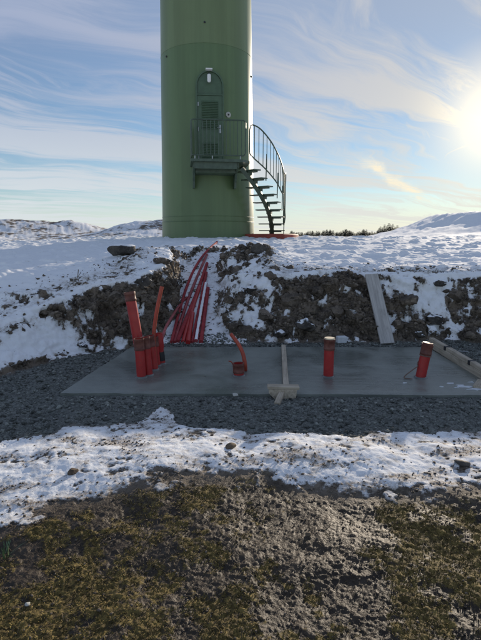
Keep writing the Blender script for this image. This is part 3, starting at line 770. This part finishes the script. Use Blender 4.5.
mb = MB(); rr_ = random.Random(4)  # thin pale irregular flakes on the slab's right front
for (px, py, w) in ((452, 383.5, .035), (461, 386, .05), (466, 387, .06), (475, 389.5, .07), (479, 388, .05), (441, 387, .02), (405, 383, .016), (471, 382.5, .03), (456, 388, .025)):
    c0 = at_z(px, py, 0.0); k = 13; pts = []
    for q in range(k):
        t_ = 6.283*q/k; l = w*rr_.uniform(.3, 1.25); pts.append((c0.x+math.cos(t_)*l*1.5, c0.y+math.sin(t_)*l*0.7))
    mb.add([(a_, b_, -0.004) for a_, b_ in pts]+[(c0.x+(a_-c0.x)*.8, c0.y+(b_-c0.y)*.6, 0.009) for a_, b_ in pts], [tuple(range(k, 2*k))]+[(q, (q+1) % k, (q+1) % k+k, q+k) for q in range(k)])
ss = mb.build('pale_scraps', M_foam, None, True); ss['kind'] = 'stuff'; ss['label'] = 'thin pale scraps on the right front of the slab'; ss['category'] = 'snow'

# ================================================================== red ducts standing in the slab
def ring_path(p0, p1, ts): return [p0.lerp(p1, t) for t in ts]
def duct(base, top, r, label, capm=M_cap, cap_h=0.10, plug=None, tape=None, flare=0.0, wire=False, group='red ducts standing in the slab', capr=1.10):
    base, top = Vector(base), Vector(top); L = (top-base).length; ax = (top-base)/L
    t = thing('duct_pipe', (base.x, base.y, 0), label, 'pipe', group)
    b0 = base-ax*0.06
    rings = [(b0, r)]+[(b0.lerp(top, s), r*(1+flare*(s > 0.55))) for s in (0.2, 0.4, 0.54, 0.60, 0.8)]+[(top, r*(1+flare)), (top, r*(1+flare)*0.90), (top-ax*0.12, r*0.88)]
    mb = MB(); mb.sweep(rings, 20); body = mb.build('pipe_body', M_red, t, True)
    if cap_h:
        rc = r*capr; c0 = top-ax*cap_h; c1 = top+ax*0.006
        mb = MB(); mb.sweep([(c0, r*1.005), (c0, rc), (c0+ax*0.018, rc*1.03), (c0+ax*0.022, rc*0.985), (c1-ax*0.03, rc*0.985), (c1-ax*0.026, rc*1.03), (c1, rc*1.02), (c1, rc*0.86), (c1-ax*0.05, rc*0.84)], 20)
        mb.build('coupling', capm, t, True)
    if plug:
        mb = MB(); mb.sweep([(top-ax*0.04, r*0.9), (top+ax*0.012, r*1.02), (top+ax*0.022, r*0.98)], 20); mb.build('end_plug', plug, t, True)
    if tape:
        s0, s1 = tape; mb = MB(); mb.sweep([(base.lerp(top, s0), r*1.03), (base.lerp(top, (s0+s1)/2), r*1.09), (base.lerp(top, s1), r*1.04)], 16); mb.build('tape_wrap', M_tape, t, True)
    if wire:
        u = ax.cross(Vector((0, 1, 0))).normalized(); w = ax.cross(u)
        pts = [base+ax*(L-0.13)+(u*math.cos(q)+w*math.sin(q))*r*1.10 for q in np.linspace(0, 2*math.pi, 14)]
        mb = MB(); mb.tube(pts, 0.006, 6)
        pts = [base+ax*(0.30-0.17*s)+(u*math.cos(2.9+s*3.6)+w*math.sin(2.9+s*3.6))*(r*1.12) for s in np.linspace(0, 1, 12)]
        e = pts[-1]; tail = smooth_path([e, Vector((base.x-0.13, base.y-0.06, 0.10)), Vector((base.x-0.21, base.y-0.05, 0.015)), Vector((base.x-0.13, base.y-0.10, 0.012))], 5)
        mb.tube(pts+tail[1:], 0.006, 6); mb.build('tie_wire', M_wire, t, True)
    # splash collar of cement at the foot
    mb = MB(); k = 20
    mb.sweep([(Vector((base.x, base.y, -0.01)), r*1.40), (Vector((base.x, base.y, 0.009)), r*1.25), (Vector((base.x, base.y, 0.016)), r*1.02)], k); mb.build('cement_collar', M_collar, t, True)
    return t
def up(px, py, Y): return at_y(px, py, Y)
def dpx(bx, by, tx, ty, r, label, dy=0.0, **kw):
    b_ = at_z(bx, by, 0.0); t_ = at_y(tx, ty, b_.y+dy); return duct(b_, t_, r, label, **kw)
dpx(143.5, 371, 129.3, 292.5, 0.061, 'tallest leaning red duct with a brown coupling at the left', dy=0.02)
dpx(141.5, 377.0, 138.8, 339, 0.055, 'short red duct at the front of the left cluster', cap_h=0.13)
dpx(148.6, 375.0, 145.0, 337.5, 0.050, 'second short red duct in the left cluster, behind the front one', cap_h=0.13)
dpx(154.4, 369.5, 149.8, 336, 0.048, 'third short red duct in the left cluster, partly hidden', cap_h=0.13)
dpx(157.0, 365.5, 154.2, 337, 0.045, 'fourth short red duct in the left cluster, just before the taped pipe', cap_h=0.12)
dpx(161.6, 363.5, 157.6, 333.5, 0.050, 'open red socket pipe wrapped with black tape in the left cluster', cap_h=0, tape=(0.10, 0.40), flare=0.22)
dpx(238.8, 375.5, 238.4, 363.5, 0.062, 'stubby brown-topped duct in the middle of the slab', cap_h=0.11)
dpx(328.3, 376.5, 329.6, 339.5, 0.059, 'upright red duct with a cream plug on top', plug=M_plug, cap_h=0.12)
dpx(420.6, 377.5, 427.8, 344.5, 0.058, 'tilted red duct tied with wire near the right edge timber', cap_h=0.12, wire=True, plug=M_cap)

def hose(pts, r, label, m, cat='hose', group=None, nm='hose', taper=1.0):
    pp = smooth_path(pts, 7); k = len(pp)
    rings = [(p, r*(1+(taper-1)*i/(k-1))) for i, p in enumerate(pp)]
    ax = (pp[-1]-pp[-2]).normalized()
    rings += [(pp[-1], r*taper*0.78), (pp[-1]-ax*0.03, r*taper*0.75)]
    mb = MB(); mb.sweep(rings, 12)
    return tag(mb.build(nm, m, None, True), label, cat, group)
hose([at_z(156.5, 368, -0.02), at_y(154.5, 350, 5.84), at_y(153.6, 336, 5.86), at_y(156.5, 312, 5.90), at_y(161.8, 286.5, 5.95)], 0.024, 'thin orange-red hose standing up behind the left pipe cluster', M_hose)
g1 = at_ground(187, 299)
hose([at_y(160.5, 349, 6.05), at_y(162.3, 338, 6.15), at_y(166.5, 326, 6.5), at_y(172.5, 316, 7.1), at_ground(180, 308)+Vector((0, 0, 0.06)), g1+Vector((0, 0, 0.03))], 0.019, 'thin red hose bending from the taped pipe up into the trench', M_redfade)
hose([at_z(245.2, 372.5, -0.03), at_y(245.2, 366, 5.66), at_y(243.0, 354, 5.68), at_y(238.3, 344, 5.72), at_y(230.8, 334, 5.80)], 0.026, 'bent orange-red hose sticking out of the slab beside the stubby duct', M_hose, taper=0.85)
hose([at_z(233.5, 366, 0.0)+Vector((0, 0, .0)), at_y(231.5, 362, 5.85), at_y(228.5, 361, 5.85)], 0.007, 'tiny orange cord end poking out by the stubby duct', M_hose, 'cord')

# ducts lying in the snowy trench
def lying(pxs, r, lift, label, m, mats=None):
    pts = [at_ground(*q)+Vector((0, 0, r*0.7+lift)) for q in pxs]
    # a stiff pipe bridges small dips
    for _ in range(2):
        pts = [pts[0]]+[(pts[i-1]+pts[i]*2+pts[i+1])/4 for i in range(1, len(pts)-1)]+[pts[-1]]
    t = hose(pts, r, label, m, 'pipe', 'red ducts lying in the trench', 'trench_duct')
    return t
lying([(171.5, 344.5), (178, 318), (184, 293), (191, 274), (200, 259), (209, 249), (217, 243.5)], 0.026, 0.02, 'longest thin red duct running from the slab up to the snow rim', M_trench)
lying([(177.5, 343.5), (185, 323), (191, 309), (197, 295), (202, 282), (207, 265)], 0.034, 0.01, 'thick dark red duct climbing the middle of the snowy trench', M_trench)
lying([(183, 344), (186, 332), (190, 318), (196, 300), (200, 288)], 0.032, 0.01, 'red duct lying just right of the thick one in the trench', M_red)
lying([(188, 344.5), (190, 331), (192.5, 315)], 0.040, 0.005, 'short red duct piece at the foot of the trench', M_red)
lying([(174.5, 344), (180.5, 322), (187, 303), (194, 286), (201, 268), (207, 256)], 0.028, 0.01, 'pinkish red duct between the longest one and the thick one', M_redfade)
lying([(192.5, 344), (195, 330), (198.5, 312), (203, 292), (206.5, 274)], 0.027, 0.01, 'slim red duct between the short piece and the frosted one', M_trench)
lying([(196, 344), (199.5, 322), (203, 303), (206, 286)], 0.032, 0.03, 'frost-covered duct beside the right wall of the trench', M_frost)
lying([(201, 344), (203.5, 325), (206, 306), (208, 290)], 0.034, 0.01, 'dark red duct rightmost in the trench, against its wall', M_trench)

# ================================================================== stones
def rock_mesh(seed, sub=3, rough=0.28, flat=0.75, fq=1.3):
    bm = bmesh.new(); bmesh.ops.create_icosphere(bm, subdivisions=sub, radius=1.0)
    rr = np.random.default_rng(seed); pl_ = [(Vector(v).normalized(), rr.uniform(0.55, 0.9)) for v in rr.normal(size=(9, 3))]
    co = np.array([v.co for v in bm.verts])
    nz = fbm(co[:, 0]+co[:, 2]*0.7+seed, co[:, 1]-co[:, 2]*0.6, fq, 4, 0.6, seed=seed % 13)
    for v, q in zip(bm.verts, nz):
        for nn, dd in pl_:
            e = v.co.dot(nn)-dd
            if e > 0: v.co -= nn*e*0.9
        v.co *= 1+rough*float(q)*0.5
        v.co.z *= flat
    me = bpy.data.meshes.new('rock'); bm.to_mesh(me); bm.free()
    me.polygons.foreach_set('use_smooth', [True]*len(me.polygons)); me.set_sharp_from_angle(angle=R(32))
    return me
def rock(nm, px, py, wpx, hpx, m, label, group=None, cat='stone', Y=None, seed=1, sink=0.25, rz=None, rough=0.28, fq=1.3):
    p = at_ground(px, py) if Y is None else at_y(px, py, Y)
    s = wpx/2*p.y/F; me = rock_mesh(seed, 3, rough, 0.75, fq); me.materials.append(m); o = bpy.data.objects.new(nm, me); C.objects.link(o)
    o.scale = (s, s*0.85, s*1.3*hpx/wpx); o.rotation_euler = (0, 0, rz if rz is not None else seed*1.7)
    o.location = p+Vector((0, 0.0, o.scale.z*(0.5-sink)))
    return tag(o, label, cat, group)
rock('flat_boulder', 123, 253, 33, 15, M_rock_snow, 'wide flat dark boulder capped with snow on the left snowfield', cat='boulder', seed=3, rz=0.15)
rock('boulder', 260, 252, 20, 14, M_rock, 'round dark boulder on the rim below the stair foot', cat='boulder', seed=5)
rock('stone', 73, 473, 13, 9, M_brownstone, 'brown stone lying in the dirty foreground snow at left', seed=8)
rock('stone', 462, 464, 17, 8, M_rock, 'dark flat stone in the foreground snow at far right', seed=9)
rock('stone', 231, 447, 15, 6, M_brownstone, 'low brown stone at the upper edge of the foreground snow', seed=12)
rock('stone', 27.5, 604.5, 7, 4, M_grey, 'small pale stone lying on the moss at lower left', seed=14)
rock('stone', 308, 535, 9, 6, M_brownstone, 'brownish stone half sunk in the centre of the mud', seed=15)
rock('stone', 235, 395.5, 8, 4, M_grey, 'pale flat stone against the front edge of the slab', seed=16, Y=4.76)
BANK = [(290, 300, 26, 18), (318, 292, 20, 15), (305, 325, 24, 17), (338, 312, 22, 16), (352, 285, 15, 9), (409, 300, 22, 16), (436, 320, 22, 16), (455, 296, 22, 14), (398, 325, 18, 14), (265, 315, 22, 18),
        (252, 290, 17, 13), (238, 270, 17, 12), (228, 300, 14, 10), (245, 330, 20, 13), (280, 333, 18, 11), (270, 276, 17, 11), (470, 335, 16, 11), (160, 262, 20, 14), (143, 283, 22, 16), (118, 298, 22, 17),
        (100, 325, 18, 11), (130, 318, 22, 15), (82, 345, 14, 8), (152, 300, 16, 14), (45, 312, 16, 7), (345, 332, 14, 8), (420, 334, 13, 8), (225, 256, 14, 8), (175, 256, 13, 8), (290, 268, 14, 8), (440, 283, 15, 8)]
for i, (px, py, w, hh) in enumerate(BANK):
    o = rock('earth_lump', px, py, w*0.9, hh*0.9, (M_clod, M_clod, M_rock_snow, M_clod)[i % 4], '', None, 'x', seed=20+i, sink=0.55, rough=0.95, fq=2.1)
    del o['label'], o['category']; o.parent = ground

# ================================================================== loose stuff: crushed stone, clods, crumbs
def scatter(nm, sel, count, smin, smax, m, label, flat=0.7, seed=0, pick=None):
    r_ = np.random.default_rng(seed)
    ids = np.flatnonzero(sel)
    wgt = (G['y'][ids]+1.2)**2*(1 if pick is None else pick[ids])
    ids = r_.choice(ids, count, p=wgt/wgt.sum())
    phi = (1+5**.5)/2
    ico = np.array([(-1, phi, 0), (1, phi, 0), (-1, -phi, 0), (1, -phi, 0), (0, -1, phi), (0, 1, phi), (0, -1, -phi), (0, 1, -phi), (phi, 0, -1), (phi, 0, 1), (-phi, 0, -1), (-phi, 0, 1)])/1.9
    fc = np.array([(0, 11, 5), (0, 5, 1), (0, 1, 7), (0, 7, 10), (0, 10, 11), (1, 5, 9), (5, 11, 4), (11, 10, 2), (10, 7, 6), (7, 1, 8), (3, 9, 4), (3, 4, 2), (3, 2, 6), (3, 6, 8), (3, 8, 9), (4, 9, 5), (2, 4, 11), (6, 2, 10), (8, 6, 7), (9, 8, 1)])
    s = smin*(smax/smin)**(r_.random(count)**2.2)
    V = ico[None]*(1+0.35*r_.normal(size=(count, 12, 1)))
    V = V*np.stack([np.ones(count), r_.uniform(.6, 1, count), flat*r_.uniform(.6, 1.1, count)], -1)[:, None]
    a = r_.random(count)*6.28; ca, sa = np.cos(a), np.sin(a)
    X = V[..., 0]*ca[:, None]-V[..., 1]*sa[:, None]; Y = V[..., 0]*sa[:, None]+V[..., 1]*ca[:, None]
    V = np.stack([X, Y, V[..., 2]], -1)*s[:, None, None]/2
    P = np.stack([G['X'][ids], G['Y'][ids], G['z'][ids]+s*0.12], -1)
    P[:, :2] += r_.normal(size=(count, 2))*0.006
    V = (V+P[:, None]).reshape(-1, 3); Fc = (fc[None]+12*np.arange(count)[:, None, None]).reshape(-1, 3)
    me = bpy.data.meshes.new(nm); me.vertices.add(len(V)); me.vertices.foreach_set('co', V.astype(np.float32).ravel())
    me.loops.add(Fc.size); me.loops.foreach_set('vertex_index', Fc.astype(np.int32).ravel())
    me.polygons.add(len(Fc)); me.polygons.foreach_set('loop_start', np.arange(0, Fc.size, 3, dtype=np.int32)); me.update(calc_edges=True)
    me.materials.append(m); o = bpy.data.objects.new(nm, me); C.objects.link(o); o['kind'] = 'stuff'; o['label'] = label; o['category'] = nm.split('_')[-1]
    return o
x_, y_ = G['x'], G['y']
inview = np.abs(x_) < (y_+1.2)*0.62+0.3
inslab = (x_ > SX0+0.26*np.clip((y_-SY0)/2.2, 0, 1)-0.01) & (x_ < SX1) & (y_ > SY0-0.02) & (y_ < SY1+0.02)
scatter('loose_gravel', (G['grav'] > 0.6) & inview & ~inslab & (y_ < 7.6), 15000, 0.009, 0.055, M_gravel, 'dark crushed stone spread around the slab', seed=1)
scatter('mud_clods', (G['mud'] > 0.6) & inview & (y_ > 1.3) & (y_ < 3.3), 3500, 0.004, 0.018, M_clod, 'crumbs and clods of dark earth in the foreground mud', seed=2)
scatter('bank_clods', (G['slope'] > 0.15) & (G['snow'] < 0.6) & inview & (y_ > 4.5), 7500, 0.012, 0.095, M_clod, 'loose clods of earth on the cut bank', 0.8, seed=3)
scatter('dirt_crumbs', (G['mud'] < 0.3) & (G['grav'] < 0.3) & (y_ < 4.4) & (y_ > 2.2) & inview, 3000, 0.004, 0.026, M_clod, 'dirt crumbs scattered over the foreground snow', seed=4, pick=0.06+G['dirt'])
scatter('rim_crumbs', (G['slope'] < 0.15) & (y_ > 6.0) & (y_ < 12) & (G['d'] > -0.6) & (G['grav'] < 0.5) & (G['d'] < 1.5) & inview, 900, 0.012, 0.060, M_clod, 'earth crumbs scattered over the snow of the trench and rim', seed=5)

# ================================================================== plants
def tuft(px, py, k, hgt, m, nm, label, cat, spread=0.5, w=0.006, seed=1, tilt=None):
    r_ = random.Random(seed); p = at_ground(px, py); mb = MB()
    for i in range(k):
        a = r_.random()*6.28; l = hgt*r_.uniform(.5, 1); o = Vector((math.cos(a), math.sin(a), 0)); b_ = p+o*r_.random()*0.04-Vector((0, 0, .01))
        t_ = b_+o*l*spread*r_.random()+Vector((0, 0, l)); mid = b_.lerp(t_, .55)+Vector((0, 0, l*.12)); s_ = Vector((-o.y, o.x, 0))*w
        mb.add([b_-s_, b_+s_, mid+s_*.8, mid-s_*.8, t_], [(0, 1, 2, 3), (3, 2, 4)])
    return tag(mb.build(nm, m), label, cat)
tuft(3, 556, 34, 0.085, M_grass, 'grass_tuft', 'small green grass tuft at the left edge of the mud', 'grass', 1.6, 0.0025, 3)
p = at_ground(80, 285); mb = MB()
mb.tube([p-Vector((0, 0, .02)), p+Vector((-.03, 0, .12)), p+Vector((-.02, .02, .24))], 0.006, 6); mb.tube([p+Vector((-.03, 0, .12)), p+Vector((.02, .02, .20))], 0.004, 5)
tag(mb.build('twig', M_twig), 'thin dry twig sticking out of the left snowfield', 'twig')

def blades(nm, sel, count, l0, l1, w, m, label, cat, seed, up_=0.7, pick=None):
    r_ = np.random.default_rng(seed); ids = np.flatnonzero(sel); wg = (G['y'][ids]+1.2)**2*(1 if pick is None else pick[ids]); ids = r_.choice(ids, count, p=wg/wg.sum())
    P = np.stack([G['X'][ids], G['Y'][ids], G['z'][ids]-0.002], -1); P[:, :2] += r_.normal(size=(count, 2))*0.006
    a = r_.random(count)*6.283; L = r_.uniform(l0, l1, count); lean = r_.uniform(0.2, 1.0, count)
    D = np.stack([np.cos(a)*lean, np.sin(a)*lean, up_*r_.uniform(.2, 1, count)], -1); D /= np.linalg.norm(D, axis=1, keepdims=True)
    S_ = np.stack([-np.sin(a), np.cos(a), 0*a], -1)*w*r_.uniform(.5, 1.3, count)[:, None]
    V = np.stack([P-S_, P+S_, P+D*(L*.6)[:, None]+S_*.8+np.array([0, 0, .002]), P+D*(L*.6)[:, None]-S_*.8, P+D*L[:, None]-np.stack([0*a, 0*a, L*.2], -1)], 1).reshape(-1, 3)
    o = 5*np.arange(count)[:, None]; T = np.concatenate([o+np.array([0, 1, 2]), o+np.array([0, 2, 3]), o+np.array([3, 2, 4])], 0)
    me = bpy.data.meshes.new(nm); me.vertices.add(len(V)); me.vertices.foreach_set('co', V.astype(np.float32).ravel())
    me.loops.add(T.size); me.loops.foreach_set('vertex_index', T.astype(np.int32).ravel())
    me.polygons.add(len(T)); me.polygons.foreach_set('loop_start', np.arange(0, T.size, 3, dtype=np.int32)); me.update(calc_edges=True)
    me.materials.append(m); ob = bpy.data.objects.new(nm, me); C.objects.link(ob); ob['kind'] = 'stuff'; ob['label'] = label; ob['category'] = cat
    return ob
M_moss = rock_material('moss_blades', (0.070, 0.052, 0.014), (0.170, 0.130, 0.038), None, 0.5)
M_turf = rock_material('dead_turf', (0.050, 0.038, 0.022), (0.120, 0.092, 0.052), None, 0.5)
blades('moss', (G['moss'] > 0.4) & inview & (y_ > 1.3) & (y_ < 3.4), 30000, 0.006, 0.022, 0.0022, M_moss, 'low olive brown moss growing over the foreground mud', 'moss', 21, 0.8)
blades('dead_grass', (G['mud'] > 0.3) & inview & (y_ > 1.3) & (y_ < 3.6), 2600, 0.015, 0.060, 0.0012, M_turf, 'dead grass stalks strewn over the foreground mud', 'grass', 22, 0.35)
blades('turf_fringe', (G['d'] > 0.35) & (G['d'] < 1.1) & (G['snow'] < 0.75) & (y_ > 5) & (y_ < 11) & inview, 3800, 0.03, 0.11, 0.0028, M_turf, 'dead turf and roots fringing the rim of the cut bank', 'turf', 23, 0.2)

def conifer_mesh(seed):
    r_ = random.Random(seed); cr = MB(); tk = MB()
    tk.sweep([(Vector((0, 0, -0.6)), 0.16), (Vector((0, 0, 3)), 0.10), (Vector((0, 0, 8.6)), 0.03)], 6)
    lay = 17
    for i in range(lay):
        z = 0.9+8.2*i/lay; rad = (2.1*(1-i/lay)**0.7+0.12)*r_.uniform(.75, 1.2)
        kk = 9
        for j in range(kk):
            a = 6.283*j/kk+r_.random(); l = rad*r_.uniform(.55, 1.15); o = Vector((math.cos(a), math.sin(a), 0)); s_ = Vector((-o.y, o.x, 0))*l*0.30
            b_ = Vector((0, 0, z+0.25)); t_ = b_+o*l-Vector((0, 0, l*r_.uniform(.15, .45))); md = b_.lerp(t_, .6)
            cr.add([b_, md+s_, t_, md-s_, md+Vector((0, 0, -.18))], [(0, 1, 2), (0, 2, 3), (0, 4, 1), (0, 3, 4), (1, 4, 2), (4, 3, 2)])
    return cr, tk
tr = random.Random(5)
def ground_h(x, y): return float(H(np.array([x]), np.array([y]))[0])
wood = MB()
kinds = [conifer_mesh(q) for q in range(4)]
for i, px in enumerate(np.arange(290, 412, 0.95)):
    hp = 5.2 + 1.0*math.sin(px*0.35) + tr.uniform(-1.3, 1.3)
    if px < 315: hp *= 0.8
    if px > 402: hp *= 0.8
    Y = tr.uniform(345, 420); p = at_y(px+tr.uniform(-1, 1), 236.6, Y); gz = ground_h(p.x, p.y); topz = at_y(px, 236.0-max(2.8, hp), Y).z
    sc_ = (topz-gz)/9.2; ca, sa = math.cos(i*1.3), math.sin(i*1.3)
    for part in kinds[i % 4]:
        wood.add([(p.x+(v[0]*ca-v[1]*sa)*sc_*2, p.y+(v[0]*sa+v[1]*ca)*sc_*2, gz-0.1+v[2]*sc_) for v in part.v], part.f)
fw = wood.build('far_wood', M_needle); fw['kind'] = 'stuff'; fw['label'] = 'low dark far-off wood along the horizon right of the stairs'; fw['category'] = 'wood'
protos = [[cr.build('crown', M_needle), tk.build('trunk', M_bark)] for cr, tk in kinds]; fresh = set()
ORD = ['leftmost', 'second from the left', 'third from the left', 'fourth from the left', 'fifth from the left', 'sixth from the left', 'sixth from the right', 'fifth from the right', 'fourth from the right', 'third from the right', 'second from the right', 'rightmost']
for i in range(12):
    px = 378.5 + 2.0*i + tr.uniform(-.4, .4); hp = (8.2, 10.0, 9.0, 12.0, 10.4, 13.4, 11.5, 12.8, 9.8, 11.4, 9.2, 8.0)[i]
    Y = tr.uniform(325, 340); p = at_y(px, 236.6, Y); gz = ground_h(p.x, p.y); topz = at_y(px, 236.0-hp, Y).z; k_ = i % 4
    o = thing('pine_tree', (p.x, p.y, gz-0.1), 'dark conifer, ' + ORD[i] + ' of the tall clump beside the right-hand snow hill', 'tree', 'conifers in the tall far clump')
    sc_ = (topz-gz)/9.2; o.scale = (sc_*1.7, sc_*1.7, sc_); o.rotation_euler = (0, 0, i*1.3)
    for ch in protos[k_]:
        q = ch
        if k_ in fresh: q = ch.copy(); C.objects.link(q)
        q.parent = o
    fresh.add(k_)
